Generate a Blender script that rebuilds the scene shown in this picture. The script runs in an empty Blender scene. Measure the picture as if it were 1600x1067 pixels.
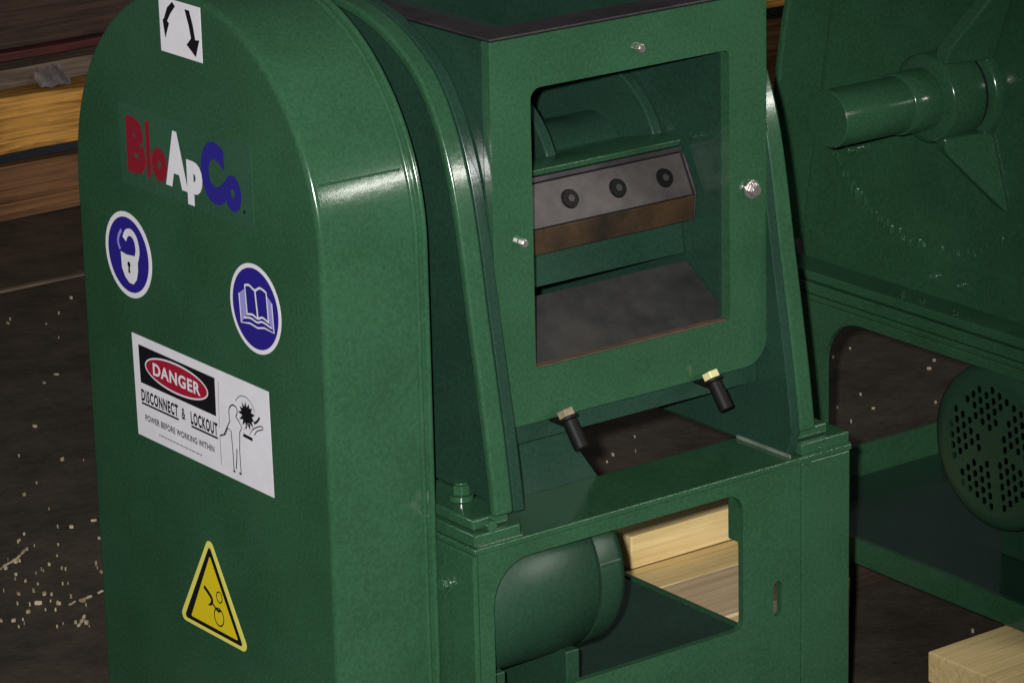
import bpy, bmesh, math, random
from mathutils import Vector, Matrix, geometry
random.seed(7)
C = bpy.context.scene.collection
scene = bpy.context.scene
H = 0.49            # the deck of the machine base stands this high above the floor

# ------------------------------------------------------------------ camera
def cam_axes(yaw, pitch, roll):
    f = Vector((math.sin(yaw)*math.cos(pitch), math.cos(yaw)*math.cos(pitch), -math.sin(pitch)))
    r = Vector((math.cos(yaw), -math.sin(yaw), 0)); d = f.cross(r)
    return r*math.cos(roll)+d*math.sin(roll), d*math.cos(roll)-r*math.sin(roll), f
cr, cd, cf = cam_axes(0.63369, 0.30418, 0.02375)
cam_loc = Vector((-2.238, -3.123, 1.452+H))
cam = bpy.data.cameras.new('camera'); cam.lens = 126.86; cam.sensor_width = 36; cam.clip_end = 100; cam.clip_start = 0.05
co = bpy.data.objects.new('camera', cam); C.objects.link(co)
m = Matrix((cr, -cd, -cf)).transposed().to_4x4(); m.translation = cam_loc
co.matrix_world = m
scene.camera = co

# ------------------------------------------------------------------ light: the camera's own flash, and a dim hall around
w = bpy.data.worlds.new('World'); scene.world = w; w.use_nodes = True
bg = w.node_tree.nodes['Background']; bg.inputs[0].default_value = (0.78, 0.84, 0.86, 1); bg.inputs[1].default_value = 0.05
fl = bpy.data.lights.new('camera_flash', 'SPOT'); fl.energy = 1040; fl.shadow_soft_size = 0.02; fl.color = (1.0, 0.98, 0.97)
fl.spot_size = math.radians(30); fl.spot_blend = 1.0
fo = bpy.data.objects.new('camera_flash', fl); C.objects.link(fo)
fo.location = cam_loc - cr*0.07 - cd*0.04 + cf*0.02      # beside and above the lens
fo.rotation_euler = (Vector((-0.10, 0.08, 0.26+H))-fo.location).to_track_quat('-Z', 'Y').to_euler()
wl = bpy.data.lights.new('tube_lamp', 'AREA'); wl.shape = 'RECTANGLE'; wl.size = 2.2; wl.size_y = 0.11; wl.energy = 42; wl.color = (1.0, 0.97, 0.90)
wo = bpy.data.objects.new('tube_lamp', wl); C.objects.link(wo)          # a fluorescent tube in the hall, front right: the long thin streaks on shaft and guard are its reflection
wo.location = (0.3+0.57*3.6, 0.0-0.755*3.6, 0.3+0.30*3.6+H)
wo.rotation_euler = (Vector((0.3, 0.1, 0.3+H))-wo.location).to_track_quat('-Z', 'Y').to_euler()
scene.view_settings.view_transform = 'Standard'; scene.view_settings.look = 'None'
scene.view_settings.exposure = 0; scene.view_settings.gamma = 1

# ------------------------------------------------------------------ materials
def mat(name, col, rough=0.5, metal=0.0, var=0.0, scale=8.0, bump=0.0, bscale=200.0, col2=None, spec=0.5, stretch=None, lo=0.35, hi=0.65):
    M = bpy.data.materials.new(name); M.use_nodes = True; nt = M.node_tree; N = nt.nodes; Lk = nt.links
    b = N['Principled BSDF']; b.inputs['Base Color'].default_value = (*col, 1); b.inputs['Roughness'].default_value = rough
    b.inputs['Metallic'].default_value = metal; b.inputs['Specular IOR Level'].default_value = spec
    tc = N.new('ShaderNodeTexCoord'); mp = N.new('ShaderNodeMapping'); Lk.new(tc.outputs['Object'], mp.inputs[0])
    if stretch: mp.inputs['Scale'].default_value = stretch
    if col2 is not None or var:
        if col2 is None: col2 = tuple(c*(1-var) for c in col)
        n = N.new('ShaderNodeTexNoise'); n.inputs['Scale'].default_value = scale; n.inputs['Detail'].default_value = 8; n.inputs['Roughness'].default_value = 0.65
        Lk.new(mp.outputs[0], n.inputs['Vector'])
        rp = N.new('ShaderNodeValToRGB'); rp.color_ramp.elements[0].position = lo; rp.color_ramp.elements[1].position = hi
        rp.color_ramp.elements[0].color = (*col, 1); rp.color_ramp.elements[1].color = (*col2, 1)
        Lk.new(n.outputs[0], rp.inputs[0]); Lk.new(rp.outputs[0], b.inputs['Base Color'])
        mr = N.new('ShaderNodeMapRange'); mr.inputs[3].default_value = rough*0.85; mr.inputs[4].default_value = min(1, rough*1.2)
        Lk.new(n.outputs[0], mr.inputs[0]); Lk.new(mr.outputs[0], b.inputs['Roughness'])
    if bump:
        n2 = N.new('ShaderNodeTexNoise'); n2.inputs['Scale'].default_value = bscale; n2.inputs['Detail'].default_value = 3
        Lk.new(mp.outputs[0], n2.inputs['Vector'])
        bp = N.new('ShaderNodeBump'); bp.inputs['Strength'].default_value = bump; bp.inputs['Distance'].default_value = 0.002
        Lk.new(n2.outputs[0], bp.inputs['Height']); Lk.new(bp.outputs[0], b.inputs['Normal'])
    return M
def paint(name, a, b_, rough):
    """machine enamel: fine speckle, broad unevenness, light orange peel"""
    M = mat(name, a, rough, bump=0.05, bscale=120, spec=0.5)
    nt = M.node_tree; N = nt.nodes; Lk = nt.links; b = N['Principled BSDF']
    tc = N.new('ShaderNodeTexCoord')
    n1 = N.new('ShaderNodeTexNoise'); n1.inputs['Scale'].default_value = 240; n1.inputs['Detail'].default_value = 2
    n2 = N.new('ShaderNodeTexNoise'); n2.inputs['Scale'].default_value = 9; n2.inputs['Detail'].default_value = 6
    for n in (n1, n2): Lk.new(tc.outputs['Object'], n.inputs['Vector'])
    mx = N.new('ShaderNodeMath'); mx.operation = 'MULTIPLY_ADD'; mx.inputs[1].default_value = 0.55
    ad = N.new('ShaderNodeMath'); ad.operation = 'MULTIPLY'; ad.inputs[1].default_value = 0.45
    Lk.new(n2.outputs[0], ad.inputs[0]); Lk.new(n1.outputs[0], mx.inputs[0]); Lk.new(ad.outputs[0], mx.inputs[2])
    rp = N.new('ShaderNodeValToRGB'); rp.color_ramp.elements[0].position = 0.39; rp.color_ramp.elements[1].position = 0.61
    rp.color_ramp.elements[0].color = (*a, 1); rp.color_ramp.elements[1].color = (*b_, 1)
    Lk.new(mx.outputs[0], rp.inputs[0]); Lk.new(rp.outputs[0], b.inputs['Base Color'])
    return M
GREEN = paint('green_enamel', (0.0200, 0.064, 0.030), (0.0280, 0.086, 0.043), 0.16)
MOTOR = paint('dull_motor_paint', (0.0125, 0.041, 0.022), (0.0170, 0.054, 0.030), 0.40)
SHADEGREEN = paint('shaded_green_enamel', (0.0125, 0.036, 0.023), (0.0170, 0.048, 0.032), 0.19)  # darker, bluer copy of the green enamel: shade of recesses put into the colour
FILM = paint('clear_film_on_green', (0.0240, 0.069, 0.038), (0.032, 0.088, 0.051), 0.2)
STEEL = mat('oiled_bed_steel', (0.044, 0.043, 0.040), 0.5, 0.1, col2=(0.020, 0.020, 0.019), scale=14, bump=0.1)
DARKSTEEL = mat('dark_machined_steel', (0.06, 0.05, 0.055), 0.45, 0.4, col2=(0.03, 0.025, 0.03), scale=20)
KNIFE = mat('knife_steel', (0.082, 0.071, 0.067), 0.5, 0.1, col2=(0.045, 0.040, 0.039), scale=22, bump=0.08)
RUST = mat('oiled_brown_steel', (0.085, 0.050, 0.024), 0.4, 0.2, col2=(0.016, 0.012, 0.009), scale=7, stretch=(1, 1, 1), bump=0.1)
BLACK = mat('black_oxide', (0.005, 0.005, 0.005), 0.55, spec=0.2)
BRASS = mat('yellow_zinc', (0.80, 0.72, 0.38), 0.35, 0.3, col2=(0.6, 0.52, 0.24), scale=60)
DULLBRASS = mat('dull_yellow_zinc', (0.34, 0.29, 0.17), 0.45, 0.2, col2=(0.16, 0.13, 0.08), scale=90)
ZINC = mat('bright_zinc', (0.55, 0.52, 0.50), 0.25, 0.8, col2=(0.4, 0.36, 0.34), scale=90)
BARE = mat('scraped_edge', (0.20, 0.24, 0.19), 0.5, 0.2, col2=(0.10, 0.13, 0.09), scale=40)
DARKHOLE = mat('motor_inside', (0.004, 0.006, 0.005), 0.7)
WHITE = mat('sticker_white', (0.72, 0.71, 0.74), 0.4, col2=(0.66, 0.65, 0.69), scale=30)
BLUE = mat('sticker_blue', (0.020, 0.014, 0.20), 0.4)
PALEBLUE = mat('sticker_pale_blue', (0.28, 0.26, 0.58), 0.4)
RED = mat('sticker_red', (0.32, 0.010, 0.030), 0.4)
LRED = mat('logo_red', (0.20, 0.010, 0.020), 0.4)
LBLUE = mat('logo_blue', (0.021, 0.017, 0.20), 0.4)
INK = mat('print_black', (0.006, 0.006, 0.008), 0.45)
GREY = mat('print_grey', (0.22, 0.22, 0.25), 0.45)
YELLOW = mat('sticker_yellow', (0.66, 0.52, 0.012), 0.4)
RIM = mat('sticker_rim_yellow', (0.70, 0.66, 0.12), 0.4)

def wood(name, light, dark, rough=0.7, sc=1.0):
    M = bpy.data.materials.new(name); M.use_nodes = True; nt = M.node_tree; N = nt.nodes; Lk = nt.links
    b = N['Principled BSDF']; b.inputs['Roughness'].default_value = rough; b.inputs['Specular IOR Level'].default_value = 0.25
    tc = N.new('ShaderNodeTexCoord'); mp = N.new('ShaderNodeMapping'); mp.inputs['Scale'].default_value = (1.6*sc, 55*sc, 55*sc)
    Lk.new(tc.outputs['Object'], mp.inputs[0])
    n = N.new('ShaderNodeTexNoise'); n.inputs['Scale'].default_value = 2.2; n.inputs['Detail'].default_value = 9; n.inputs['Distortion'].default_value = 0.6
    Lk.new(mp.outputs[0], n.inputs['Vector'])
    n2 = N.new('ShaderNodeTexNoise'); n2.inputs['Scale'].default_value = 6*sc; n2.inputs['Detail'].default_value = 4
    Lk.new(tc.outputs['Object'], n2.inputs['Vector'])
    ad = N.new('ShaderNodeMath'); ad.operation = 'MULTIPLY_ADD'; ad.inputs[1].default_value = 0.4
    ml = N.new('ShaderNodeMath'); ml.operation = 'MULTIPLY'; ml.inputs[1].default_value = 0.6
    Lk.new(n.outputs[0], ml.inputs[0]); Lk.new(n2.outputs[0], ad.inputs[0]); Lk.new(ml.outputs[0], ad.inputs[2])
    rp = N.new('ShaderNodeValToRGB'); rp.color_ramp.elements[0].position = 0.36; rp.color_ramp.elements[1].position = 0.60
    rp.color_ramp.elements[0].color = (*dark, 1); rp.color_ramp.elements[1].color = (*light, 1)
    Lk.new(ad.outputs[0], rp.inputs[0]); Lk.new(rp.outputs[0], b.inputs['Base Color'])
    bp = N.new('ShaderNodeBump'); bp.inputs['Strength'].default_value = 0.4; bp.inputs['Distance'].default_value = 0.003
    Lk.new(ad.outputs[0], bp.inputs['Height']); Lk.new(bp.outputs[0], b.inputs['Normal'])
    return M
PALEWOOD = wood('pale_pine', (0.78, 0.60, 0.29), (0.55, 0.40, 0.17))
GREYWOOD = wood('weathered_pine', (0.64, 0.49, 0.31), (0.42, 0.30, 0.17))
ORANGEWOOD = wood('orange_pine', (0.66, 0.33, 0.070), (0.15, 0.062, 0.013))
BROWNWOOD = wood('old_brown_timber', (0.22, 0.105, 0.045), (0.06, 0.03, 0.015))
DARKWOOD = wood('dark_stained_timber', (0.075, 0.042, 0.030), (0.020, 0.014, 0.011))
MAROONWOOD = wood('maroon_stained_timber', (0.12, 0.030, 0.028), (0.035, 0.015, 0.014))
GRIMY = wood('grimy_grey_board', (0.20, 0.145, 0.10), (0.075, 0.055, 0.045))
SLATE = wood('blue_black_spacer', (0.022, 0.028, 0.036), (0.010, 0.012, 0.016))
CHIP = mat('wood_chip', (0.50, 0.42, 0.28), 0.7, col2=(0.24, 0.18, 0.11), scale=20)
PAPER = mat('grey_paper', (0.19, 0.155, 0.15), 0.8, col2=(0.08, 0.065, 0.06), scale=12)

# ------------------------------------------------------------------ mesh helpers
class MB:
    def __init__(s): s.v = []; s.f = []; s.mi = []
    def face(s, idx, mi=0): s.f.append(idx); s.mi.append(mi)
    def add(s, vs, fs, mi=0):
        o = len(s.v); s.v += [tuple(p) for p in vs]
        for f in fs: s.f.append([i+o for i in f]); s.mi.append(mi)
    def box(s, x0, x1, y0, y1, z0, z1, mi=0):
        vs = [(x, y, z) for x in (x0, x1) for y in (y0, y1) for z in (z0, z1)]
        s.add(vs, [(0,1,3,2), (4,6,7,5), (0,4,5,1), (2,3,7,6), (0,2,6,4), (1,5,7,3)], mi)
    def plate(s, loops, axis, a0, a1, mi=0):
        """2-D outline with holes, given thickness along an axis; X:(y,z) Y:(x,z) Z:(x,y)"""
        def P(p, a):
            return (a, p[0], p[1]) if axis == 'X' else (p[0], a, p[1]) if axis == 'Y' else (p[0], p[1], a)
        flat = [p for l in loops for p in l]; n = len(flat)
        if len(loops) == 1:
            tris = [list(range(n))]
        else:
            tris = [list(t) for t in geometry.tessellate_polygon([[Vector((p[0], p[1], 0)) for p in l] for l in loops])]
        vs = [P(p, a0) for p in flat] + [P(p, a1) for p in flat]
        fs = [t for t in tris] + [[i+n for i in reversed(t)] for t in tris]
        k = 0
        for l in loops:
            for i in range(len(l)):
                j = (i+1) % len(l); fs.append([k+i, k+j, n+k+j, n+k+i])
            k += len(l)
        s.add(vs, fs, mi)
    def cplate(s, loops, axis, a0, a1, ch, mi=0):
        """like plate, every rim broken by a small chamfer; first loop is the outline, the rest are holes"""
        def P(p, a):
            return (a, p[0], p[1]) if axis == 'X' else (p[0], a, p[1]) if axis == 'Y' else (p[0], p[1], a)
        def inset(l, d):
            n = len(l); area = sum(l[i][0]*l[(i+1) % n][1]-l[(i+1) % n][0]*l[i][1] for i in range(n)); d = d if area > 0 else -d; out = []
            for i in range(n):
                a = Vector(l[i-1]); p = Vector(l[i]); b = Vector(l[(i+1) % n]); u = (p-a).normalized(); v = (b-p).normalized()
                m_ = Vector((-(u.y+v.y), u.x+v.x)).normalized(); k = d/max(0.3, m_.dot(Vector((-u.y, u.x)))); out.append((p.x+m_.x*k, p.y+m_.y*k))
            return out
        ins = [inset(l, ch) if k == 0 else list(l) for k, l in enumerate(loops)]
        sg = 1 if a1 > a0 else -1
        flat = [p for l in ins for p in l]; org = [p for l in loops for p in l]; n = len(flat)
        tris = [list(t) for t in geometry.tessellate_polygon([[Vector((p[0], p[1], 0)) for p in l] for l in ins])]
        vs = [P(p, a0) for p in flat]+[P(p, a0+sg*ch) for p in org]+[P(p, a1-sg*ch) for p in org]+[P(p, a1) for p in flat]
        fs = tris+[[q+3*n for q in reversed(t)] for t in tris]; k = 0
        for l in loops:
            for i in range(len(l)):
                j = (i+1) % len(l)
                for r in range(3): fs.append([r*n+k+i, r*n+k+j, (r+1)*n+k+j, (r+1)*n+k+i])
            k += len(l)
        s.add(vs, fs, mi)
    def rev(s, c, axis, prof, n=32, mi=0):
        """turned solid: prof = [(position along axis, radius)...]"""
        vs = []; fs = []
        for a, r in prof:
            for i in range(n):
                t = 2*math.pi*i/n; u, v = r*math.cos(t), r*math.sin(t)
                vs.append((c[0]+a, c[1]+u, c[2]+v) if axis == 'X' else (c[0]+u, c[1]+a, c[2]+v) if axis == 'Y' else (c[0]+u, c[1]+v, c[2]+a))
        for k in range(len(prof)-1):
            for i in range(n):
                j = (i+1) % n; fs.append([k*n+i, k*n+j, (k+1)*n+j, (k+1)*n+i])
        fs.append(list(range(n))); fs.append([(len(prof)-1)*n+i for i in range(n)])
        s.add(vs, fs, mi)
    def rod(s, p, q, r, n=12, r2=None, mi=0):
        p = Vector(p); q = Vector(q); d = (q-p).normalized(); u = d.orthogonal().normalized(); v = d.cross(u); r2 = r if r2 is None else r2
        vs = [p+(u*math.cos(2*math.pi*i/n)+v*math.sin(2*math.pi*i/n))*r for i in range(n)] + [q+(u*math.cos(2*math.pi*i/n)+v*math.sin(2*math.pi*i/n))*r2 for i in range(n)]
        s.add(vs, [[i, (i+1) % n, n+(i+1) % n, n+i] for i in range(n)] + [list(range(n)), list(range(n, 2*n))], mi)
    def blob(s, c, r, mi=0, n=6, sq=(1, 1, 1)):
        vs = [(c[0], c[1], c[2]+r*sq[2])]; fs = []
        for k in (1, 2):
            for i in range(n):
                a = math.pi*k/3; t = 2*math.pi*i/n
                vs.append((c[0]+r*sq[0]*math.sin(a)*math.cos(t), c[1]+r*sq[1]*math.sin(a)*math.sin(t), c[2]+r*sq[2]*math.cos(a)))
        vs.append((c[0], c[1], c[2]-r*sq[2]))
        for i in range(n):
            j = (i+1) % n; fs += [[0, 1+i, 1+j], [1+i, 1+n+i, 1+n+j, 1+j], [1+n+i, 2*n+1, 1+n+j]]
        s.add(vs, fs, mi)
    def build(s, name, mats, parent=None, bevel=0.0, smooth=True, lift=True, seg=2, angle=35):
        me = bpy.data.meshes.new(name)
        off = H if lift else 0
        me.from_pydata([(x, y, z+off) for x, y, z in s.v], [], s.f)
        for M in (mats if isinstance(mats, (list, tuple)) else [mats]): me.materials.append(M)
        for p, i in zip(me.polygons, s.mi): p.material_index = i
        bm = bmesh.new(); bm.from_mesh(me)
        bmesh.ops.recalc_face_normals(bm, faces=bm.faces)
        for e in bm.edges:
            e.smooth = not (len(e.link_faces) != 2 or e.calc_face_angle(0) > math.radians(angle))
        for f in bm.faces: f.smooth = smooth
        bm.to_mesh(me); bm.free()
        o = bpy.data.objects.new(name, me); C.objects.link(o)
        if parent: o.parent = parent
        if bevel:
            b = o.modifiers.new('bevel', 'BEVEL'); b.width = bevel; b.segments = seg; b.limit_method = 'ANGLE'; b.angle_limit = math.radians(angle); b.harden_normals = True
        return o
def rrect(x0, x1, y0, y1, r, n=6):
    """rounded rectangle; r is one radius or four (x0y0, x1y0, x1y1, x0y1)"""
    rs = (r,)*4 if not isinstance(r, (list, tuple)) else r
    out = []
    for (cx, cy, a, q) in ((x0+rs[0], y0+rs[0], 180, rs[0]), (x1-rs[1], y0+rs[1], 270, rs[1]), (x1-rs[2], y1-rs[2], 0, rs[2]), (x0+rs[3], y1-rs[3], 90, rs[3])):
        for i in range(n+1):
            t = math.radians(a+90*i/n); out.append((cx+q*math.cos(t), cy+q*math.sin(t)))
    return out
def circ(cx, cy, r, n=24, ph=0.0):
    return [(cx+r*math.cos(2*math.pi*i/n+ph), cy+r*math.sin(2*math.pi*i/n+ph)) for i in range(n)]
def thing(name, label, cat, loc=(0, 0, 0), group=None):
    o = bpy.data.objects.new(name, None); C.objects.link(o); o.location = loc; o['label'] = label; o['category'] = cat
    o.empty_display_size = 0.1
    if group: o['group'] = group
    return o
def tag(o, label, cat, group=None):
    o['label'] = label; o['category'] = cat
    if group: o['group'] = group
    return o
def hexbolt(name, c, axis, r, h, M, parent, washer=True, sgn=-1):
    b = MB()
    def prof(a0, a1, rr, n):
        b.rev(c, axis, [(a0*sgn, rr), (a1*sgn, rr)], n)
    if washer: prof(0, h*0.3, r*1.35, 18)
    prof(h*0.31 if washer else 0, h*0.85, r, 6); prof(h*0.86, h, r*0.8, 12)
    return b.build(name, M, parent, bevel=0.0008)

# ------------------------------------------------------------------ the setting
fb = MB()
nx, ny = 60, 60
for i in range(nx+1):
    for j in range(ny+1):
        x = -3+8.5*i/nx; y = -4+9.5*j/ny
        fb.v.append((x, y, random.uniform(-0.003, 0.003)))
for i in range(nx):
    for j in range(ny): fb.face([i*(ny+1)+j, (i+1)*(ny+1)+j, (i+1)*(ny+1)+j+1, i*(ny+1)+j+1])
FLOOR = mat('stained_brown_floor', (0.096, 0.076, 0.055), 0.7, col2=(0.015, 0.012, 0.010), scale=5.5, bump=0.9, bscale=45, spec=0.3, lo=0.32, hi=0.70)
for nd in FLOOR.node_tree.nodes:
    if nd.type == 'TEX_NOISE' and nd.inputs['Scale'].default_value < 20: nd.inputs['Roughness'].default_value = 0.82; nd.inputs['Detail'].default_value = 13
fo_ = fb.build('floor', FLOOR, lift=False); fo_['kind'] = 'structure'

# ------------------------------------------------------------------ flank curve of the cast side frames (y, z)
FRONT = [(0.002, 0.030), (0.013, 0.105), (0.027, 0.185), (0.040, 0.255), (0.051, 0.32), (0.064, 0.385), (0.079, 0.435), (0.101, 0.483), (0.132, 0.524), (0.178, 0.556), (0.23, 0.577), (0.285, 0.588), (0.335, 0.591)]
def cat_curve(pts, k=4):
    out = []
    for i in range(len(pts)-1):
        p0 = pts[max(i-1, 0)]; p1 = pts[i]; p2 = pts[i+1]; p3 = pts[min(i+2, len(pts)-1)]
        for j in range(k):
            t = j/k
            out.append(tuple(0.5*((2*p1[a])+(-p0[a]+p2[a])*t+(2*p0[a]-5*p1[a]+4*p2[a]-p3[a])*t*t+(-p0[a]+3*p1[a]-3*p2[a]+p3[a])*t**3) for a in (0, 1)))
    return out+[pts[-1]]
FC = cat_curve(FRONT, 3)
FULL = FC + [(0.67-y, z) for y, z in reversed(FC[:-1])]
def offset_in(pts, d):
    out = []
    for i, p in enumerate(pts):
        a = pts[max(i-1, 0)]; b = pts[min(i+1, len(pts)-1)]
        t = Vector((b[0]-a[0], b[1]-a[1])).normalized(); out.append((p[0]+t.y*d, p[1]-t.x*d))
    return out

def make_machine(root, zb, guard):
    AX = (0.335, 0.318)                                           # rotor axis (y, z)
    # ---- base
    op = rrect(0.023, 0.396, -0.201, -0.025, (0.012, 0.012, 0.024, 0.052), 7)
    slot = rrect(0.444, 0.457, -0.198, -0.152, 0.006, 4)
    b = MB(); b.cplate([[(0.003, -0.372), (0.488, -0.372), (0.488, -0.0085), (0.003, -0.0085)], op, slot], 'Y', 0.001, 0.010, 0.0006); b.build('base_front_plate', GREEN, root, smooth=False)
    side = rrect(0.105 if guard else 0.045, 0.474, zb, -0.022, (0.02, 0.02, 0.07, 0.03), 8); side_r = rrect(0.105, 0.655, zb, -0.012, 0.01, 4)
    b = MB(); b.cplate([[(-0.001, -0.372), (0.669, -0.372), (0.669, -0.0085), (-0.001, -0.0085)], side], 'X', -0.0055, 0.002, 0.0024); b.build('base_side_plate', GREEN, root, smooth=False)
    b = MB(); b.cplate([[(0.012, -0.372), (0.669, -0.372), (0.669, -0.0085), (0.012, -0.0085)], side_r], 'X', 0.560, 0.567, 0.002); b.build('base_side_plate', GREEN, root, smooth=False)
    b = MB(); b.box(0.4895, 0.5678, 0.0, 0.011, -0.375, -0.0085); b.build('corner_channel', GREEN, root, bevel=0.003, seg=3)
    b = MB(); b.box(0.003, 0.559, 0.660, 0.668, -0.372, zb+0.018); b.build('base_rear_plate', GREEN, root, bevel=0.0015)
    b = MB(); b.plate([[(-0.004, -0.002), (0.5685, -0.002), (0.5685, 0.67), (0.4892, 0.67), (0.4892, 0.107), (0.114 if guard else 0.129, 0.107), (0.114 if guard else 0.129, 0.67), (-0.004, 0.67)]], 'Z', -0.008, 0.0); b.build('deck_plate', GREEN, root, bevel=0.002, smooth=False)
    b = MB(); zp = zb-0.002 if guard else -0.362; b.box(0.004, 0.558, 0.012, 0.658, zp-0.008, zp); b.build('bottom_plate', SHADEGREEN, root, bevel=0.001)
    b = MB(); b.box(0.397, 0.408, 0.0105, 0.031, -0.092, -0.026); b.build('stiffener', GREEN, root, bevel=0.002)
    # bed pads and feet
    for k, (x0, x1, fx0, fx1, bx) in enumerate(((-0.002, 0.064, 0.004, 0.0555, (0.036,)), (0.4888, 0.5665, 0.4895, 0.541, (0.520,)))):
        b = MB(); b.box(x0, x1, 0.0005, 0.668, 0.0003, 0.016); b.build('bed_pad', [GREEN], root, bevel=0.0025)
        b = MB(); b.box(fx0, fx1, 0.012, 0.655, 0.0164, 0.030); b.build('foot', GREEN, root, bevel=0.003)
        for yy in (0.078 if k == 0 else 0.045, 0.60): hexbolt('foot_bolt', (bx[0], yy, 0.0303), 'Z', 0.011, 0.022, GREEN, root, sgn=1)
        nb = MB(); nb.rod((fx0+(0.018 if k == 0 else 0.034), 0.0095, 0.0225 if k == 0 else 0.004), (fx0+(0.018 if k == 0 else 0.034), -0.002, 0.0225 if k == 0 else 0.004), 0.0075, 6); nb.build('jack_screw', GREEN, root, bevel=0.0012)
    b = MB(); b.box(0.4728, 0.4748, 0.004, 0.104, 0.0003, 0.0045); b.build('bare_edge', BARE, root)
    b = MB()
    def bead(p, q, r):
        n = int((Vector(q)-Vector(p)).length/(r*1.1))
        for t in range(n+1):
            c_ = Vector(p).lerp(Vector(q), t/max(n, 1)); b.blob((c_.x+random.uniform(-0.3, 0.3)*r, c_.y+random.uniform(-0.3, 0.3)*r, c_.z+random.uniform(-0.3, 0.3)*r), r*random.uniform(0.7, 1.25))
    bead((0.066, 0.004, 0.001), (0.066, 0.10, 0.001), 0.0022); bead((0.002, -0.0005, 0.0005), (0.062, -0.0005, 0.0005), 0.0016); bead((0.4895, 0.0, 0.0005), (0.565, 0.0, 0.0005), 0.0020)
    bead((-0.0045, 0.004, -0.0005), (-0.0045, 0.062, -0.0005), 0.0020); bead((0.4888, 0.0008, -0.012), (0.4888, 0.0008, -0.06), 0.0014); bead((-0.0008, 0.0005, -0.012), (-0.0008, 0.0005, -0.045), 0.0016)
    bead((0.491, -0.0005, -0.006), (0.505, -0.0005, -0.014), 0.0030)
    wb = b.build('weld_bead', GREEN, root); wb['kind'] = 'stuff'
    b = MB(); b.box(0.003, 0.0635, -0.0006, 0.0004, 0.0012, 0.0026); b.build('bare_edge', BARE, root)
    # ---- cast side frames: web, curved flange
    inn = offset_in(FULL, 0.013)
    for k, (wx0, wx1, fx0, fx1) in enumerate((((0.0562, 0.0712, 0.0300, 0.0560) if guard else (0.1150, 0.1280, 0.0300, 0.1148)), (0.4750, 0.4884, 0.4889, 0.5140))):
        b = MB(); b.plate([FULL if k == 0 and guard else [(0.012, 0.0004)]+FULL+[(0.656, 0.0004)]], 'X', wx0, wx1); b.build('side_frame', SHADEGREEN if guard else GREEN, root, bevel=0.002)
        b = MB()
        if k == 0 and not guard:                          # near half, out of view, narrowed so the tube lamp reaches the shaft
            hm = len(FULL)//2; b.plate([FULL[hm:]+list(reversed(inn[hm:]))], 'X', fx0, fx1); b.plate([FULL[:hm+1]+list(reversed(inn[:hm+1]))], 'X', 0.090, fx1-0.0004)
        else: b.plate([FULL+list(reversed(inn))], 'X', fx0, fx1)
        b.build('flange', GREEN, root, bevel=0.0045, seg=3, angle=40)
    if not guard:
        b = MB(); top = [p for p in FC if p[0] > 0.0665 and p[1] < 0.5595]; b.plate([[(0.0663, 0.40), (0.0663, 0.5595), (0.186, 0.5595)]+list(reversed(top))], 'X', 0.0715, 0.1148); b.build('cheek_plate', GREEN, root, bevel=0.0012)
    # ---- cutting chamber
    b = MB()
    win_b = rrect(0.120, 0.424, 0.170, 0.512, 0.012, 4)
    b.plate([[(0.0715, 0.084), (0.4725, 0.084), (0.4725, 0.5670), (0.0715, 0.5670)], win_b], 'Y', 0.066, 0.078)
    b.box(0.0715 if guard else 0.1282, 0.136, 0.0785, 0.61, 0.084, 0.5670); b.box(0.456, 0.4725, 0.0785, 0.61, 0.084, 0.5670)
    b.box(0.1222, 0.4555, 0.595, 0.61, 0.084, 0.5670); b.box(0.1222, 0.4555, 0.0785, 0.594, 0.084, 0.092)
    b.build('chamber_body', SHADEGREEN, root, smooth=False)
    b = MB(); b.cplate([rrect(0.0715, 0.4765, 0.111, 0.5672, (0.004, 0.034, 0.002, 0.002), 7), rrect(0.127, 0.4185, 0.176, 0.5065, (0.004, 0.004, 0.006, 0.014), 5)], 'Y', 0.050, 0.0655, 0.0008)
    b.build('front_panel', GREEN, root, smooth=False)
    b = MB(); b.plate([[(0.0745, 0.0535), (0.4735, 0.0535), (0.4735, 0.608), (0.0745, 0.608)], [(0.11, 0.10), (0.11, 0.56), (0.436, 0.56), (0.436, 0.10)]], 'Z', 0.5676, 0.5705); b.build('top_flange', DARKSTEEL, root, bevel=0.001)
    # hopper slope and rotor inside
    b = MB(); b.plate([[(0.50, 0.555), (0.594, 0.555), (0.594, 0.40), (0.56, 0.43)]], 'X', 0.1225, 0.455); b.build('rear_liner', SHADEGREEN, root)
    b = MB(); b.rev((0.1225, AX[0], AX[1]), 'X', [(0, 0.060), (0.3325, 0.060)], 28); b.build('rotor_shaft', SHADEGREEN, root)
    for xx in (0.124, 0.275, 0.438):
        b = MB(); b.rev((xx, AX[0], AX[1]), 'X', [(0, 0.128), (0.016, 0.128)], 40); b.build('rotor_disc', SHADEGREEN, root, bevel=0.003)
    b = MB(); b.plate([[(0.179, 0.3615), (0.1745, 0.3700), (0.205, 0.3730), (0.30, 0.350), (0.30, 0.29), (0.215, 0.29), (0.205, 0.352)]], 'X', 0.1225, 0.448); b.build('knife_seat', GREEN, root, bevel=0.002)
    kb = MB(); kb.plate([[(0.176, 0.354), (0.1515, 0.3065), (0.168, 0.298), (0.193, 0.3445)]], 'X', 0.1225, 0.446); kb = kb.build('knife_bar', KNIFE, root, bevel=0.0015)
    b = MB(); b.plate([[(0.1782, 0.3607), (0.1772, 0.3548), (0.1945, 0.3455), (0.1995, 0.3500)]], 'X', 0.1225, 0.4495); b.plate([[(0.1500, 0.3075), (0.1735, 0.3530), (0.1900, 0.3440), (0.1860, 0.2720), (0.1530, 0.2765)]], 'X', 0.4480, 0.4505); b.build('knife_clamp', DARKSTEEL, root, bevel=0.0006)
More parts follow.
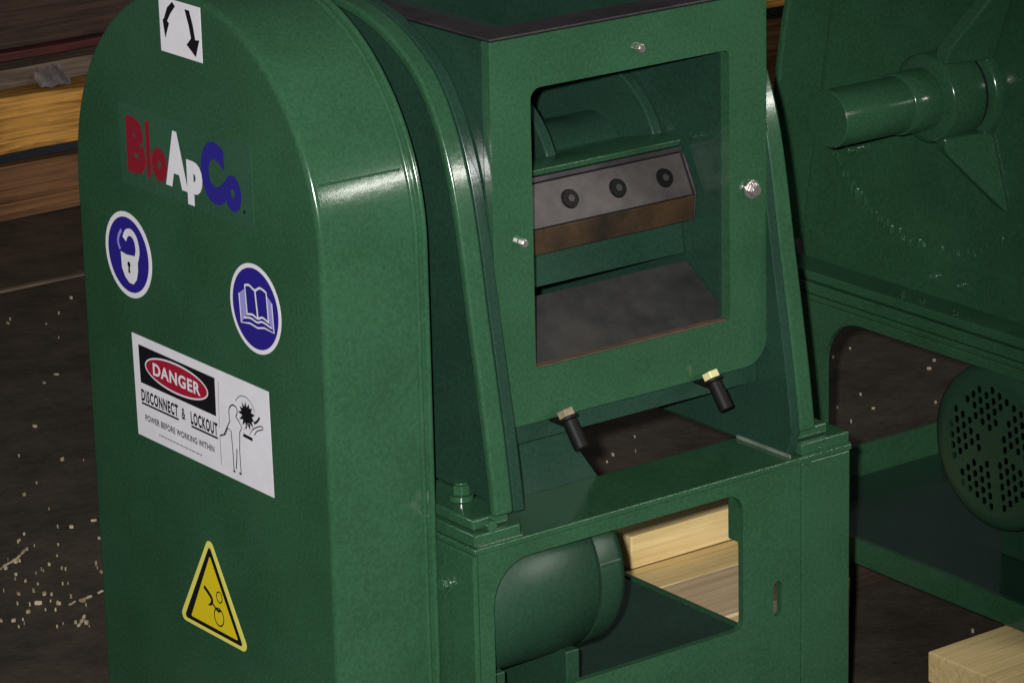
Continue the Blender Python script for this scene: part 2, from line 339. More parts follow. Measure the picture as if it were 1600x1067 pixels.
    for xx in (0.195, 0.267, 0.339, 0.411):
        c = Vector((xx, 0.1637, 0.3302)); nrm = Vector((0, -0.889, 0.459)).normalized()
        s = MB(); s.rod(c+nrm*0.0004, c+nrm*0.0030, 0.0122, 20, 0.0112); s = s.build('socket_bolt', BLACK, kb)
        s2 = MB(); s2.rod(c+nrm*0.0032, c+nrm*0.0040, 0.0048, 6); o = s2.build('bolt_socket', STEEL, root)
    b = MB(); b.plate([[(0.1508, 0.3052), (0.1525, 0.274), (0.187, 0.268), (0.184, 0.287), (0.168, 0.2972)]], 'X', 0.1225, 0.4475); b.build('knife_edge', RUST, root, bevel=0.0012)
    b = MB(); b.plate([[(0.188, 0.29), (0.180, 0.225), (0.190, 0.222), (0.199, 0.288)]], 'X', 0.1225, 0.4545); b.build('breaker_plate', SHADEGREEN, root, bevel=0.001)
    b = MB(); b.plate([[(0.176, 0.2165), (0.0805, 0.1545), (0.0805, 0.147), (0.180, 0.211)]], 'X', 0.1225, 0.4545); b.build('bed_plate', STEEL, root, bevel=0.001)
    b = MB(); b.box(0.131, 0.416, 0.0530, 0.064, 0.1745, 0.1766); b.build('worn_sill', mat('worn_sill_primer', (0.15, 0.085, 0.06), 0.55, col2=(0.07, 0.06, 0.04), scale=30), root)
    # small hardware on the panel
    hexbolt('panel_bolt', (0.283, 0.0495, 0.530), 'Y', 0.0058, 0.008, ZINC, root, washer=False)
    hexbolt('panel_bolt', (0.451, 0.0495, 0.3325), 'Y', 0.0085, 0.012, ZINC, root)
    hexbolt('panel_bolt', (0.109, 0.0495, 0.331), 'Y', 0.0052, 0.010, ZINC, root, washer=False)
    b = MB()
    for t in range(9): b.blob((0.284+0.009*math.cos(t*0.7), 0.0494, 0.147+0.008*math.sin(t*0.7)), random.uniform(0.0012, 0.0026))
    b.build('plug_weld', GREEN, root)
    b = MB()
    for (xx, zz) in ((0.423, -0.215), (0.428, -0.207), (0.432, -0.214), (0.441, -0.216), (0.446, -0.209), (0.451, -0.214), (0.437, -0.210)): b.blob((xx, 0.0005, zz), 0.0022)
    b.build('weld_spatter', GREEN, root)
    # clamp bolts under the panel: black barrel, yellow hexagon head
    for xx in (0.160, 0.378):
        p = Vector((xx, 0.032, 0.111)); d = Vector((0.05, -0.42, -0.62)).normalized()
        b = MB(); b.rod(p, p+d*0.036, 0.0092, 18); b.rod(p-d*0.004, p-d*0.0002, 0.0125, 18); cb = b.build('clamp_bolt', BLACK, root, bevel=0.001)
        b = MB(); b.rod(p-d*0.013, p-d*0.0042, 0.0112, 6); b.build('bolt_head', BRASS if xx > 0.2 else DULLBRASS, cb, bevel=0.0008)
        b = MB(); b.rod((xx, 0.0655, 0.106), (xx, 0.036, 0.106), 0.0055, 12); b.build('clamp_stud', BLACK, root)
    # chute plate under the chamber
    b = MB(); b.add([(0.1140, 0.118, 0.0835), (0.205, 0.118, 0.0835), (0.262, 0.109, -0.004), (0.1140, 0.109, -0.004), (0.1140, 0.126, 0.0835), (0.205, 0.126, 0.0835), (0.262, 0.117, -0.004), (0.1140, 0.117, -0.004)],
                    [(0,1,2,3), (7,6,5,4), (0,4,5,1), (1,5,6,2), (2,6,7,3), (3,7,4,0)]); b.build('chute_plate', SHADEGREEN, root, bevel=0.001)
    if guard:
        # ---- electric motor inside the base
        mc = (0, 0.136, -0.108)
        b = MB(); b.rev(mc, 'X', [(0.03, 0.098), (0.036, 0.104), (0.200, 0.104), (0.203, 0.101)], 64); mo = b.build('electric_motor', MOTOR, root, angle=50)
        b = MB(); b.rev(mc, 'X', [(0.2032, 0.1005), (0.2043, 0.1005)], 48); b.build('seam', DARKHOLE, mo)
        b = MB(); b.rev(mc, 'X', [(0.2045, 0.1035), (0.232, 0.1035), (0.243, 0.098), (0.249, 0.086), (0.251, 0.04)], 64); b.build('end_bell', MOTOR, mo, angle=50)
        for t in (-75, 15, 105, 195):
            a = math.radians(t); yy = mc[1]-0.099*math.cos(a); zz = mc[2]+0.099*math.sin(a)
            b = MB(); b.rev((0, yy, zz), 'X', [(0.205, 0.0055), (0.236, 0.0055)], 10); b.build('end_lug', MOTOR, mo, bevel=0.001)
        for xx in (0.06, 0.17):
            b = MB(); b.box(xx, xx+0.02, 0.06, 0.21, zb-0.0015, -0.19); b.build('motor_foot', MOTOR, mo, bevel=0.002)
        hexbolt('guard_bolt', (-0.0057, 0.052, -0.056), 'X', 0.0085, 0.010, GREEN, root)
        # ---- belt guard
        cy, cz, r = 0.336, 0.345, 0.267
        def prof(i):
            n = 44; q = r-i
            pts = [(cy-q, -0.374), (cy-q, -0.1), (cy-q, 0.15)]
            pts += [(cy-q*math.cos(math.pi*t/n), cz+q*math.sin(math.pi*t/n)) for t in range(n+1)]
            return pts+[(cy+q, 0.15), (cy+q, -0.1), (cy+q, -0.374)]
        e = 0.0075
        st = [(-0.15+e*(1-math.cos(math.radians(a))), e*(1-math.sin(math.radians(a)))) for a in (0, 18, 36, 54, 72, 90)]
        st += [(-0.0300, 0.0)]+[(xc-q*math.cos(t), -q*math.sin(t)) for xc, q in ((-0.0225, 0.0032), (-0.0115, 0.0038)) for t in [math.pi*k/8 for k in range(9)]]+[(-0.0072, 0.006)]
        b = MB(); rows = []
        for x, i in st:
            o = len(b.v); pr = prof(i); b.v += [(x, y, z) for y, z in pr]; rows.append((o, len(pr)))
        for k in range(len(rows)-1):
            o1, n = rows[k]; o2, _ = rows[k+1]
            for i in range(n-1): b.face([o1+i, o1+i+1, o2+i+1, o2+i])
        o1, n = rows[0]; b.face([o1+i for i in range(n)])
        o1, n = rows[-1]; b.face([o1+i for i in range(n)])
        g = b.build('belt_guard', GREEN, root, angle=60)
        # added thin ridge: the tube lamp's streak on the arch put into the shape
        b = MB()
        a = math.radians(19.5); yy = cy-(r+0.0002)*math.cos(a); zz = cz+(r+0.0002)*math.sin(a)
        b.rod((-0.141, yy, zz), (-0.031, yy, zz), 0.0014, 10); b.build('streak_ridge', GREEN, g)
        stickers(g)
    else:
        # ---- bare drive side: shaft stub, stepped bearing, gussets, ring weld
        AX = (0.325, 0.306); W = 0.1149; c = (0, AX[0], AX[1])
        b = MB(); b.rev(c, 'X', [(-0.1335, 0.0370), (-0.132, 0.0385), (-0.016, 0.0385)], 48); b.build('drive_shaft', GREEN, root, angle=30)
        b = MB(); b.rev(c, 'X', [(-0.0155, 0.0395), (-0.013, 0.042), (0.034, 0.042)], 48); b.build('shaft_collar', GREEN, root, angle=50)
        b = MB(); b.rev(c, 'X', [(0.0342, 0.052), (0.038, 0.058), (0.040, 0.060), (0.094, 0.060)], 56); b.build('bearing_hub', GREEN, root, angle=50)
        b = MB(); b.rev(c, 'X', [(0.0945, 0.057), (0.1015, 0.057)], 48); b.build('bearing_gap', DARKHOLE, root)
        b = MB(); b.rev(c, 'X', [(0.102, 0.066), (0.105, 0.070), (0.110, 0.072), (0.1145, 0.073)], 56); b.build('bearing_flange', GREEN, root, angle=50)
        for up in (False, True):                            # broad ribs that brace the block against the wall
            g_ = 1 if up else -1; zb_ = AX[1]+g_*0.050; tip = (W-0.0002, 0.236, 0.148) if not up else (W-0.0002, 0.215, 0.505)
            A = [(W-0.0002, 0.272, zb_), (0.042, 0.290, zb_), (0.045, 0.288, zb_+g_*0.020), (W-0.010, tip[1]+0.006, tip[2]-g_*0.010), tip]
            b = MB(); b.add(A+[(p[0], p[1]+0.022, p[2]+0.004) for p in A], [[0,1,2,3,4], [9,8,7,6,5]]+[[k, (k+1) % 5, 5+(k+1) % 5, 5+k] for k in range(5)])
            b.build('gusset', GREEN, root, bevel=0.0040, seg=3)
        b = MB()
        for t in range(96):
            f = t/95; a = math.radians(226+130*f+random.uniform(-1.2, 1.2)); q = 0.254+random.uniform(-0.005, 0.005)
            if random.random() > 0.25+0.8*f: continue
            b.blob((W-0.0005, 0.388+q*math.cos(a), 0.322+q*math.sin(a)), random.uniform(0.0026, 0.0036+0.0040*f), sq=(0.7, 0.75, random.uniform(1.0, 1.9)))
        rw = b.build('ring_weld', GREEN, root); rw['kind'] = 'stuff'
        hexbolt('plug', (W-0.0003, 0.535, 0.212), 'X', 0.013, 0.020, BLACK, root)
        hexbolt('grease_fitting', (W-0.0003, 0.545, 0.182), 'X', 0.008, 0.020, GREEN, root)
        hexbolt('frame_bolt', (W-0.0003, 0.385, 0.030), 'X', 0.008, 0.012, GREEN, root)
        hexbolt('frame_bolt', (W-0.0003, 0.33, 0.030), 'X', 0.006, 0.010, GREEN, root)
        # ---- motor with perforated fan cover
        mc = (0, 0.198, -0.158)
        b = MB(); b.rev(mc, 'X', [(0.112, 0.108), (0.40, 0.108), (0.42, 0.09)], 64); mo = b.build('electric_motor', MOTOR, root, angle=50)
        b = MB(); b.rev(mc, 'X', [(0.066, 0.02), (0.066, 0.094)], 48); b.build('fan', DARKHOLE, mo)
        b = MB()
        # shell of the cover
        n = 64; prof_ = [(0.111, 0.114), (0.068, 0.117), (0.056, 0.114), (0.0505, 0.106), (0.0500, 0.094), (0.058, 0.094), (0.075, 0.100), (0.111, 0.110)]
        vs = []; fs = []
        for a, q in prof_:
            for i in range(n): t = 2*math.pi*i/n; vs.append((a, mc[1]+q*math.cos(t), mc[2]+q*math.sin(t)))
        for k in range(len(prof_)):
            k2 = (k+1) % len(prof_)
            for i in range(n): j = (i+1) % n; fs.append([k*n+i, k*n+j, k2*n+j, k2*n+i])
        b.add(vs, fs); b.build('fan_cover', MOTOR, mo, angle=50)
        holes = []; sp = 0.0146; ca, sa = math.cos(0.35), math.sin(0.35)
        for r_ in range(-7, 8):
            for q_ in range(-7, 8):
                u = (q_+0.5*(r_ % 2))*sp; v = r_*sp*0.88
                if not 0.024 < math.hypot(u, v) < 0.085 or any(abs(-u*math.sin(k*1.2566+0.4)+v*math.cos(k*1.2566+0.4)) < 0.0065 and u*math.cos(k*1.2566+0.4)+v*math.sin(k*1.2566+0.4) > 0 for k in range(5)): continue
                pts = [(u+0.0050*math.cos(t*math.pi/3), v+0.0062*math.sin(t*math.pi/3)) for t in range(6)]
                holes.append([(mc[1]+a*ca-b_*sa, mc[2]+a*sa+b_*ca) for a, b_ in pts])
        b = MB(); b.plate([circ(mc[1], mc[2], 0.0945, 56)]+holes, 'X', 0.0498, 0.0520); b.build('fan_grille', MOTOR, mo, smooth=False)
        for xx in (0.16, 0.34):
            b = MB(); b.box(xx, xx+0.025, 0.11, 0.29, -0.3615, -0.24); b.build('motor_foot', MOTOR, mo, bevel=0.002)

# ------------------------------------------------------------------ stickers: flat printed sheets on the side of the guard
class Sheet:
    def __init__(s): s.b = MB(); s.mats = []; s.lay = 0.0006
    def mi(s, M):
        if M not in s.mats: s.mats.append(M)
        return s.mats.index(M)
    def base(s, loop, M):
        s.b.plate([loop], 'X', -0.1502, -0.1506, s.mi(M))
    def up(s): s.lay += 0.00005; return -0.15-s.lay
    def poly(s, loop, M):
        x = s.up(); s.b.add([(x, y, z) for y, z in loop], [list(range(len(loop)))], s.mi(M))
    def ring(s, outer, inner, M):
        x = s.up(); n = len(outer)
        s.b.add([(x, *p) for p in outer]+[(x, *p) for p in inner], [[i, (i+1) % n, n+(i+1) % n, n+i] for i in range(n)], s.mi(M))
    def stroke(s, pts, wd, M, closed=False, smooth=True):
        if smooth and len(pts) > 2:
            P = cat_curve(list(pts)+([pts[0]] if closed else []), 4)
            if closed: P = P[:-1]
        else: P = list(pts)
        n = len(P); L = []; Rr = []
        for i in range(n):
            a = P[(i-1) % n] if closed else P[max(i-1, 0)]; b = P[(i+1) % n] if closed else P[min(i+1, n-1)]
            t = Vector((b[0]-a[0], b[1]-a[1])).normalized(); L.append((P[i][0]-t.y*wd/2, P[i][1]+t.x*wd/2)); Rr.append((P[i][0]+t.y*wd/2, P[i][1]-t.x*wd/2))
        x = s.up(); fs = [[i, (i+1) % n, n+(i+1) % n, n+i] for i in range(n if closed else n-1)]
        s.b.add([(x, *p) for p in L]+[(x, *p) for p in Rr], fs, s.mi(M))
    def text(s, body, y0, y1, z0, z1, M, bold=0.0, spacing=1.0, shear=0.0):
        """fit a word into the box from y0 (viewer's left) to y1, z0 to z1"""
        cu = bpy.data.curves.new('lettering', 'FONT'); cu.body = body; cu.offset = bold; cu.space_character = spacing; cu.shear = shear; cu.resolution_u = 4; cu.fill_mode = 'FRONT'
        ob = bpy.data.objects.new('lettering', cu); C.objects.link(ob)
        dg = bpy.context.evaluated_depsgraph_get(); me = bpy.data.meshes.new_from_object(ob.evaluated_get(dg))
        vs = [v.co.copy() for v in me.vertices]; fs = [list(p.vertices) for p in me.polygons]
        bpy.data.objects.remove(ob); bpy.data.meshes.remove(me); bpy.data.curves.remove(cu)
        ax = min(v.x for v in vs); bx = max(v.x for v in vs); az = min(v.y for v in vs); bz = max(v.y for v in vs)
        x = s.up()
        s.b.add([(x, y0+(v.x-ax)/(bx-ax)*(y1-y0), z0+(v.y-az)/(bz-az)*(z1-z0)) for v in vs], fs, s.mi(M))
    def build(s, name, parent, label):
        o = s.b.build(name, s.mats, parent, smooth=False); o['label'] = label; return o
def rtri(a, b, c, r, n=6):
    """rounded triangle outline, corner radius r, given its sharp corners"""
    P = [Vector(a), Vector(b), Vector(c)]; out = []
    for i in range(3):
        p = P[i]; u = (P[i-1]-p).normalized(); v = (P[(i+1) % 3]-p).normalized(); half = u.angle(v)/2
        d = r/math.tan(half); q0 = p+u*d; q1 = p+v*d; cen = p+(u+v).normalized()*(r/math.sin(half))
        a0 = math.atan2(q0.y-cen.y, q0.x-cen.x); a1 = math.atan2(q1.y-cen.y, q1.x-cen.x); da = (a1-a0+math.pi) % (2*math.pi)-math.pi
        for k in range(n+1): out.append((cen.x+r*math.cos(a0+da*k/n), cen.y+r*math.sin(a0+da*k/n)))
    return out
def stickers(g):
    # company lettering on clear film
    s = Sheet(); s.base(rrect(0.203, 0.492, 0.360, 0.458, 0.003), FILM)
    s.text('l', 0.4325, 0.4225, 0.3775, 0.4455, LRED, 0.045)
    s.text('B', 0.4765, 0.4340, 0.3765, 0.4445, LRED, 0.075)
    s.text('o', 0.4205, 0.3865, 0.3770, 0.4180, LRED, 0.080)
    s.text('o', 0.2625, 0.2265, 0.3735, 0.4165, LBLUE, 0.080)
    s.text('C', 0.3115, 0.2600, 0.3745, 0.4485, LBLUE, 0.075)
    s.text('A', 0.3900, 0.3410, 0.3770, 0.4450, WHITE, 0.065)
    s.text('p', 0.3425, 0.3090, 0.3630, 0.4165, WHITE, 0.075)
    s.poly(circ(0.2215, 0.3780, 0.0024, 10), INK)
    s.build('logo_sticker', g, 'clear sticker with red, white and blue lettering')
    # open padlock
    s = Sheet(); s.base(circ(0.487, 0.2705, 0.0530, 48), WHITE); s.poly(circ(0.487, 0.2705, 0.0465, 48), BLUE)
    s.stroke([(0.4705, 0.2650), (0.4650, 0.2790), (0.4684, 0.2930), (0.4780, 0.2995), (0.4885, 0.2970), (0.4945, 0.2885)], 0.0090, WHITE)
    s.stroke([(0.5005, 0.2989), (0.5077, 0.2896), (0.5094, 0.2813), (0.5053, 0.2740)], 0.0042, PALEBLUE)
    s.poly([(0.5045, 0.2715), (0.4911, 0.2700), (0.4754, 0.2716), (0.4655, 0.2720), (0.4660, 0.2549), (0.4700, 0.2430), (0.4783, 0.2355), (0.4880, 0.2357), (0.4970, 0.2413), (0.5035, 0.2513)], WHITE)
    s.poly(circ(0.4866, 0.2586, 0.0036, 14), INK); s.poly([(0.4852, 0.258), (0.4880, 0.258), (0.4890, 0.2480), (0.4842, 0.2480)], INK)
    s.build('padlock_sticker', g, 'round blue sticker with a white padlock')
    # open book
    s = Sheet(); s.base(circ(0.208, 0.2672, 0.0530, 48), WHITE); s.poly(circ(0.208, 0.2672, 0.0478, 48), BLUE)
    s.poly([(0.2411, 0.2791), (0.2300, 0.2860), (0.2265, 0.2565), (0.2387, 0.2445)], PALEBLUE)
    s.poly([(0.1725, 0.2817), (0.1825, 0.2885), (0.1806, 0.2570), (0.1700, 0.2473)], PALEBLUE)
    s.stroke([(0.2285, 0.2905), (0.2258, 0.2572)], 0.0022, WHITE); s.stroke([(0.2074, 0.2905), (0.2033, 0.2575)], 0.0030, WHITE); s.stroke([(0.1836, 0.2925), (0.1811, 0.2572)], 0.0022, WHITE)
    s.stroke([(0.2290, 0.2905), (0.2190, 0.2930), (0.2074, 0.2895), (0.1960, 0.2945), (0.1836, 0.2920)], 0.0026, WHITE)
    s.stroke([(0.2262, 0.2569), (0.2146, 0.2590), (0.2034, 0.2568), (0.1934, 0.2602), (0.1807, 0.2572)], 0.0024, WHITE)
    s.stroke([(0.2330, 0.2513), (0.2190, 0.2540), (0.2044, 0.2520), (0.1937, 0.2550), (0.1748, 0.2520)], 0.0022, WHITE)
    s.stroke([(0.2411, 0.2791), (0.2387, 0.2445), (0.2200, 0.2475), (0.2044, 0.2455), (0.1900, 0.2488), (0.1700, 0.2473), (0.1725, 0.2817)], 0.0020, WHITE, smooth=False)
    s.build('manual_sticker', g, 'round blue sticker with an open book')
    # danger plate
    s = Sheet(); s.base([(0.490, 0.1732), (0.1885, 0.1732), (0.1865, 0.0455), (0.487, 0.0452)], WHITE)
    s.poly([(0.4758, 0.1616), (0.3043, 0.1610), (0.3047, 0.1140), (0.4745, 0.1138)], INK)
    def oval(k): return [(0.3912+0.0712*k*math.cos(2*math.pi*i/40)*(1 if k == 1 else 1), 0.1385+(0.0195*math.sin(2*math.pi*i/40))*k) for i in range(40)]
    s.poly(oval(1.0), WHITE); s.poly([(0.3912+0.0688*math.cos(2*math.pi*i/40), 0.1385+0.0172*math.sin(2*math.pi*i/40)) for i in range(40)], RED)
    s.text('DANGER', 0.4440, 0.3375, 0.1302, 0.1462, WHITE, 0.030, 1.1)
    s.text('DISCONNECT', 0.4745, 0.3905, 0.0908, 0.1062, INK, 0.042, 1.16)
    s.text('&', 0.3825, 0.3740, 0.0908, 0.1052, INK, 0.020)
    s.text('LOCKOUT', 0.3620, 0.3025, 0.0900, 0.1060, INK, 0.042, 1.16)
    s.stroke([(0.4742, 0.0882), (0.3896, 0.0882)], 0.0026, INK); s.stroke([(0.3612, 0.0874), (0.3027, 0.0874)], 0.0026, INK)
    s.text('POWER BEFORE WORKING WITHIN', 0.4675, 0.3118, 0.0672, 0.0752, INK, 0.022, 1.06)
    y = 0.4374
    while y > 0.342:                                    # the small print is too fine to read: broken grey rules
        d = random.uniform(0.003, 0.008); s.stroke([(y, 0.0568), (y-d, 0.0568)], 0.0018, GREY); y -= d+0.0014
    s.stroke([(0.2948, 0.1590), (0.2968, 0.1020)], 0.0010, GREY); s.stroke([(0.2966, 0.0930), (0.2960, 0.0569)], 0.0012, GREY)
    s.stroke([(0.2739, 0.1246), (0.2730, 0.1322), (0.2656, 0.1382), (0.2573, 0.1371), (0.2560, 0.1312), (0.2594, 0.1255)], 0.0017, INK)
    s.stroke([(0.2739, 0.1246), (0.2730, 0.1165), (0.2873, 0.0964), (0.2960, 0.0930)], 0.0016, INK, smooth=False)
    s.stroke([(0.2960, 0.0925), (0.2840, 0.0975), (0.2780, 0.1068), (0.2709, 0.1048), (0.2690, 0.0800), (0.2685, 0.0571)], 0.0015, INK, smooth=False)
    s.stroke([(0.2594, 0.1259), (0.2530, 0.1217), (0.2470, 0.1150), (0.2520, 0.1085), (0.2540, 0.0850), (0.2531, 0.0580)], 0.0015, INK, smooth=False)
    s.stroke([(0.2600, 0.0860), (0.2610, 0.0740), (0.2637, 0.0600)], 0.0018, INK); s.stroke([(0.2700, 0.0565), (0.2655, 0.0562)], 0.0024, INK); s.stroke([(0.2570, 0.0572), (0.2520, 0.0568)], 0.0024, INK)
    st = []
    for i in range(26):
        q = 0.0175 if i % 2 == 0 else 0.0108; q *= random.uniform(0.88, 1.1)
        st.append((0.2350+q*math.cos(2*math.pi*i/26), 0.1335+q*math.sin(2*math.pi*i/26)))
    s.poly(st, INK)
    s.stroke([(0.2577, 0.1452), (0.2500, 0.1523), (0.2400, 0.1555), (0.2300, 0.1543), (0.2215, 0.1490), (0.2166, 0.1420)], 0.0015, GREY)
    s.poly([(0.2435, 0.1095), (0.2239, 0.1085), (0.2245, 0.1045), (0.2449, 0.1054)], INK)
    s.stroke([(0.2195, 0.1275), (0.2124, 0.1318), (0.2068, 0.1380)], 0.0030, INK)
    s.stroke([(0.2261, 0.1165), (0.2167, 0.1230), (0.2032, 0.1282), (0.2013, 0.1250), (0.2134, 0.1198), (0.2200, 0.1130)], 0.0013, INK)
    s.stroke([(0.2405, 0.1148), (0.2326, 0.1240), (0.2221, 0.1216), (0.2301, 0.1114)], 0.0013, GREY)
    s.build('danger_sticker', g, 'white rectangular lockout sign with a red DANGER oval')
    # pinch-point triangle
    s = Sheet(); s.base(rtri((0.3352, -0.0430), (0.4125, -0.1705), (0.2560, -0.1705), 0.0080), RIM)
    s.poly(rtri((0.3352, -0.0555), (0.4005, -0.1655), (0.2690, -0.1655), 0.0035), INK)
    s.poly(rtri((0.3354, -0.0690), (0.3850, -0.1602), (0.2800, -0.1602), 0.0014), YELLOW)
    s.stroke([(0.3520, -0.1125), (0.3404, -0.1190), (0.3350, -0.1244), (0.3362, -0.1300)], 0.0052, INK)
    s.poly([(0.3450, -0.1345), (0.3365, -0.1275), (0.3330, -0.1290), (0.3370, -0.1330)], INK)
    s.stroke([(0.3345, -0.1290), (0.3282, -0.1325), (0.3200, -0.1365)], 0.0026, INK)
    def ell(c, a, b_): return [(c[0]+a*math.cos(t*2*math.pi/20), c[1]+b_*math.sin(t*2*math.pi/20)) for t in range(20)]
    s.stroke(ell((0.3178, -0.1165), 0.0062, 0.0068), 0.0017, INK, closed=True, smooth=False)
    s.stroke(ell((0.3205, -0.1425), 0.0105, 0.0112), 0.0019, INK, closed=True, smooth=False)
    s.stroke([(0.3290, -0.1330), (0.3205, -0.1345), (0.3150, -0.1325)], 0.0030, INK)
    s.build('pinch_sticker', g, 'yellow triangular sticker of a hand caught between rollers')
    # rotation arrows at the top
    s = Sheet(); s.base([(0.386, 0.601), (0.2965, 0.601), (0.2965, 0.537), (0.3855, 0.537)], WHITE)
    s.poly([(0.3300, 0.5940), (0.3225, 0.5760), (0.3188, 0.5619), (0.3289, 0.5530), (0.3099, 0.5416), (0.3008, 0.5625), (0.3095, 0.5615), (0.3135, 0.5783), (0.3200, 0.5940)], INK)
    s.poly([(0.3500, 0.5940), (0.3610, 0.5840), (0.3690, 0.5740), (0.3650, 0.5720), (0.3748, 0.5530), (0.3790, 0.5740), (0.3760, 0.5760), (0.3680, 0.5900), (0.3560, 0.5985)], INK)
    s.build('rotation_sticker', g, 'white sticker with black rotation arrows')

m1 = thing('granulator', 'green steel granulator with arched belt guard full of safety stickers and an open knife window', 'machine', (0, 0, 0), 'green granulators')
make_machine(m1, -0.302, True)
m2 = thing('granulator', 'second green granulator behind on the right, its drive shaft and bearing bare without any guard', 'machine', (0.95, 0, 0), 'green granulators')
make_machine(m2, -0.333, False)

# ------------------------------------------------------------------ timber
def board(name, x0, x1, y0, y1, z0, z1, M, label, cat, group=None, jit=0.0015):
    b = MB(); n = max(2, int((x1-x0)/0.12)); cx, cy_, cz_ = (x0+x1)/2, (y0+y1)/2, z0
    vs = []; fs = []
    for i in range(n+1):
        x = x0+(x1-x0)*i/n-cx
        for (y, z) in ((y0, z0), (y1, z0), (y1, z1), (y0, z1)):
            vs.append((x, y-cy_+random.uniform(-jit, jit), z-cz_+(random.uniform(-jit, jit) if z == z1 else 0)))
    for i in range(n):
        for k in range(4): fs.append([4*i+k, 4*i+(k+1) % 4, 4*i+4+(k+1) % 4, 4*i+4+k])
    fs += [[0, 1, 2, 3], [4*n, 4*n+1, 4*n+2, 4*n+3]]
    b.add(vs, fs); o = b.build(name, M, None, bevel=0.003, lift=False, angle=40); o.location = (cx, cy_, cz_+H)
    return tag(o, label, cat, group)
Z = -0.377
GP = 'skid boards around the machines'
board('skid_board', 0.815, 1.62, -0.11, 0.122, Z-0.045, Z, PALEWOOD, 'pale wooden board under the front of the bare-shaft machine, at the lower right corner', 'board', GP)
board('skid_board', 0.60, 0.915, 0.384, 0.523, Z-0.045, Z, GREYWOOD, 'greyish weathered board lying flat behind the base opening of the left machine', 'board', GP)
board('skid_board', 0.62, 0.915, 0.5245, 0.606, Z-0.045, Z+0.0005, PALEWOOD, 'narrow pale board between the weathered board and the thick pale timber', 'board', GP, 0.0005)
board('skid_board', 0.57, 0.735, 0.24, 0.382, Z-0.047, Z-0.002, PALEWOOD, 'short pale board end in the lowest corner of the base opening', 'board', GP)
board('timber', 0.697, 0.93, 0.601, 0.70, Z+0.0012, -0.327, PALEWOOD, 'thick pale timber lying on the boards behind the base opening of the left machine', 'timber', None, 0.0006)
board('pallet_runner', 0.76, 0.85, 0.395, 0.69, -0.49, Z-0.046, DARKWOOD, 'brown runner under the flat boards between the two machines', 'timber')
board('support_timber', 1.0, 1.56, 0.56, 0.66, -0.49, -0.3745, DARKWOOD, 'brown timber carrying the rear of the bare-shaft machine', 'timber')
board('pallet_runner', 0.84, 1.60, -0.09, 0.02, -0.49, Z-0.046, BROWNWOOD, 'brown runner under the pale board at the lower right corner', 'timber')
for y0, y1, nm in ((-0.05, 0.10, 'front'), (0.52, 0.66, 'rear')):
    board('support_timber', 0.0, 0.556, y0, y1, -0.49, -0.3745, BROWNWOOD, 'brown timber carrying the %s of the guarded machine' % nm, 'timber', 'timbers under the guarded machine')
TY = 3.19
TG = 'timbers stacked behind the machines'
board('stacked_timber', 0.6, 3.4, TY, TY+0.2, -0.4895, -0.453, BROWNWOOD, 'flat brown bottom timber of the stack, lying on the floor', 'timber', TG, 0.002)
board('stacked_timber', 0.6, 3.4, TY-0.012, TY+0.2, -0.450, -0.376, BROWNWOOD, 'reddish brown timber directly below the blue-black spacer in the stack', 'timber', TG, 0.004)
board('spacer_board', 0.6, 3.4, TY+0.012, TY+0.2, -0.373, -0.350, SLATE, 'thin blue-black spacer board under the orange timber', 'board', None, 0.002)
board('stacked_timber', 0.6, 3.4, TY-0.015, TY+0.2, -0.347, -0.234, ORANGEWOOD, 'bright orange timber with visible grain in the stack left of the guard', 'timber', TG, 0.005)
board('stacked_timber', 0.6, 3.4, TY+0.03, TY+0.22, -0.228, -0.185, GRIMY, 'thin greyish board on top of the bright orange timber', 'timber', TG, 0.005)
board('stacked_timber', 0.6, 3.4, TY+0.01, TY+0.2, -0.165, -0.146, MAROONWOOD, 'thin maroon edged board near the top of the stack', 'timber', TG, 0.003)
board('stacked_timber', 0.6, 3.4, TY+0.02, TY+0.2, -0.142, -0.03, DARKWOOD, 'black-brown timber above the maroon edged board', 'timber', TG, 0.004)
board('stacked_timber', 0.6, 3.4, TY+0.01, TY+0.2, -0.026, 0.10, DARKWOOD, 'topmost dark timber of the stack', 'timber', TG, 0.004)
board('batten', 0.5, 2.2, 2.735, 2.750, -0.4895, -0.4835, GRIMY, 'thin greyish batten lying on the dark floor in front of the timber stack', 'batten', None, 0.0006)
board('loose_plank', 1.9, 3.5, 2.70, 3.10, -0.4895, -0.435, BROWNWOOD, 'wide reddish brown plank on the floor, seen in the gap between the machines', 'plank', None, 0.003)
for x in (0.9, 2.0, 3.1):
    board('sticker_lath', x, x+0.04, TY+0.05, TY+0.2, -0.1835, -0.1660, BROWNWOOD, 'thin lath between the greyish board and the maroon board, %s' % ('left of the guard' if x < 1 else 'hidden behind the guard' if x < 2.5 else 'near the stack end'), 'lath', 'laths in the timber stack', 0.0005)
# torn grey paper lying on the orange timber's top board
b = MB(); n = 12
for i in range(n+1):
    for j in range(5):
        b.v.append((1.225+0.075*i/n+random.uniform(-0.003, 0.003), TY-0.008+0.009*j+0.004*math.sin(i*1.1+j), -0.229+0.0085*j+0.004*abs(math.sin(i*0.8+j*0.5))*(j/4+0.2)+random.uniform(0, 0.003)))
for i in range(n):
    for j in range(4):
        if (i, j) not in ((0, 3), (1, 3), (11, 3), (11, 2), (5, 3)): b.face([i*5+j, i*5+5+j, i*5+6+j, i*5+1+j])
p = b.build('paper_scrap', PAPER, None, smooth=False); tag(p, 'torn greyish paper scrap on the orange timber beside the guard', 'paper')
sm = p.modifiers.new('thick', 'SOLIDIFY'); sm.thickness = 0.001

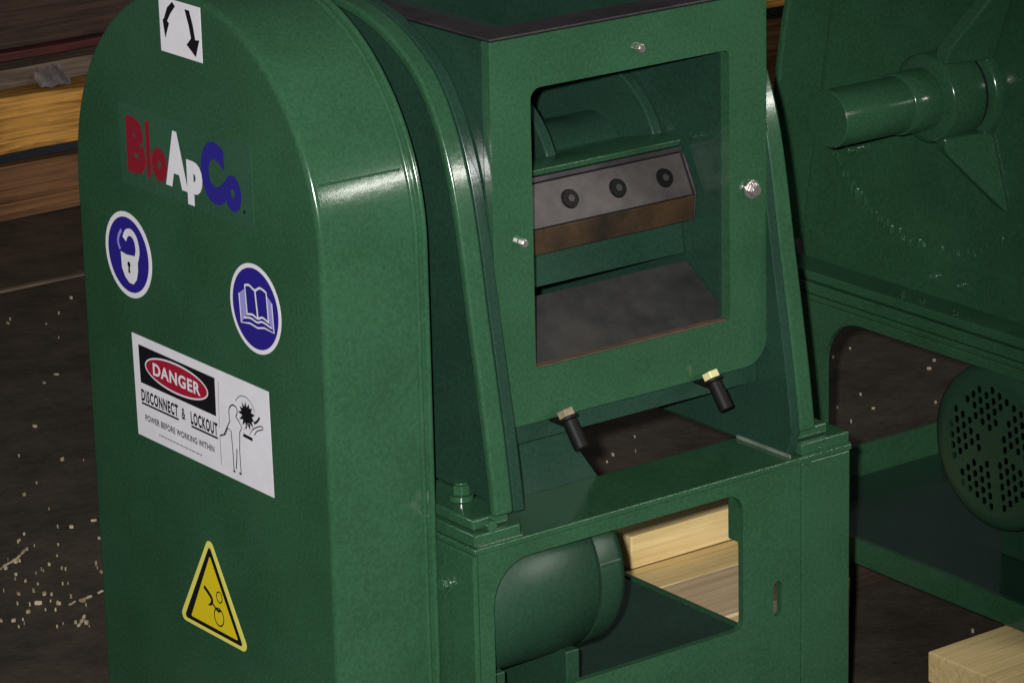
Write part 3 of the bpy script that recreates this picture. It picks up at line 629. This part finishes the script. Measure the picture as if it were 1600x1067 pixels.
# ------------------------------------------------------------------ wood chips on the floor: too many to count
CH = [(0.887,2.55), (0.953,2.62), (0.783,2.556), (0.695,2.225), (0.655,2.197), (0.526,2.002), (0.475,1.823), (0.343,1.713), (0.31,1.55), (0.326,1.536), (0.368,1.538), (0.335,1.462), (0.274,1.371), (0.224,1.494), (0.159,1.442), (0.184,1.457), (0.145,1.333), (0.121,1.337), (0.101,1.303), (0.151,1.312), (0.125,1.284), (0.148,1.264), (0.182,1.252), (0.224,1.258), (0.097,1.264), (0.063,1.247), (0.049,1.259), (0.129,1.182), (0.141,1.172), (0.264,1.336), (1.877,1.255), (1.692,1.227), (1.098,0.33), (1.04,0.30), (1.916,1.284), (1.179,1.257), (1.658,1.157), (1.629,1.008)]
b = MB()
def chip(x, y, r):
    a = random.uniform(0, 6.28); l = r*random.uniform(0.8, 1.5); wv = r*random.uniform(0.4, 0.9); z = 0.0035; t = random.uniform(0.0008, 0.0025)
    ca, sa = math.cos(a), math.sin(a); pts = [(u*l*ca-v*wv*sa+x, u*l*sa+v*wv*ca+y) for u, v in ((-1, -0.6), (0.2, -1), (1, 0.1), (0.1, 1), (-0.8, 0.5))]
    vs = [(p[0], p[1], z-0.003) for p in pts]+[(p[0], p[1], z+t*random.uniform(0.5, 1.4)) for p in pts]
    b.add(vs, [[0,1,2,3,4], [9,8,7,6,5]]+[[i, (i+1) % 5, 5+(i+1) % 5, 5+i] for i in range(5)])
for x, y in CH: chip(x, y, random.uniform(0.0024, 0.0042))
for k in range(60):
    t = random.random(); chip(random.gauss(0.14, 0.09), random.gauss(1.34, 0.10), random.uniform(0.0006, 0.0017))
for k in range(70): chip(random.uniform(0.0, 1.1), random.uniform(1.1, 2.6), random.uniform(0.0008, 0.0020))
for k in range(50): chip(random.uniform(1.0, 2.4), random.uniform(0.9, 2.4), random.uniform(0.0008, 0.0020))
def shaving(pts):
    P = cat_curve(pts, 5)
    for i in range(len(P)-1):
        if random.random() < 0.25: continue
        p = P[i]; q = P[i+1]; b.rod((p[0], p[1], 0.005), (q[0], q[1], 0.005+random.uniform(-0.001, 0.002)), random.uniform(0.0012, 0.0026), 5)
shaving([(0.145, 1.436), (0.165, 1.45), (0.190, 1.462), (0.215, 1.485)])
shaving([(0.155, 1.245), (0.19, 1.252), (0.225, 1.262), (0.262, 1.29), (0.285, 1.33)])
shaving([(0.119, 1.160), (0.135, 1.175), (0.150, 1.192)])
c = b.build('wood_chips', CHIP, None, smooth=False, lift=False); c['kind'] = 'stuff'; c['label'] = 'pale wood chips and shavings scattered over the dark floor'
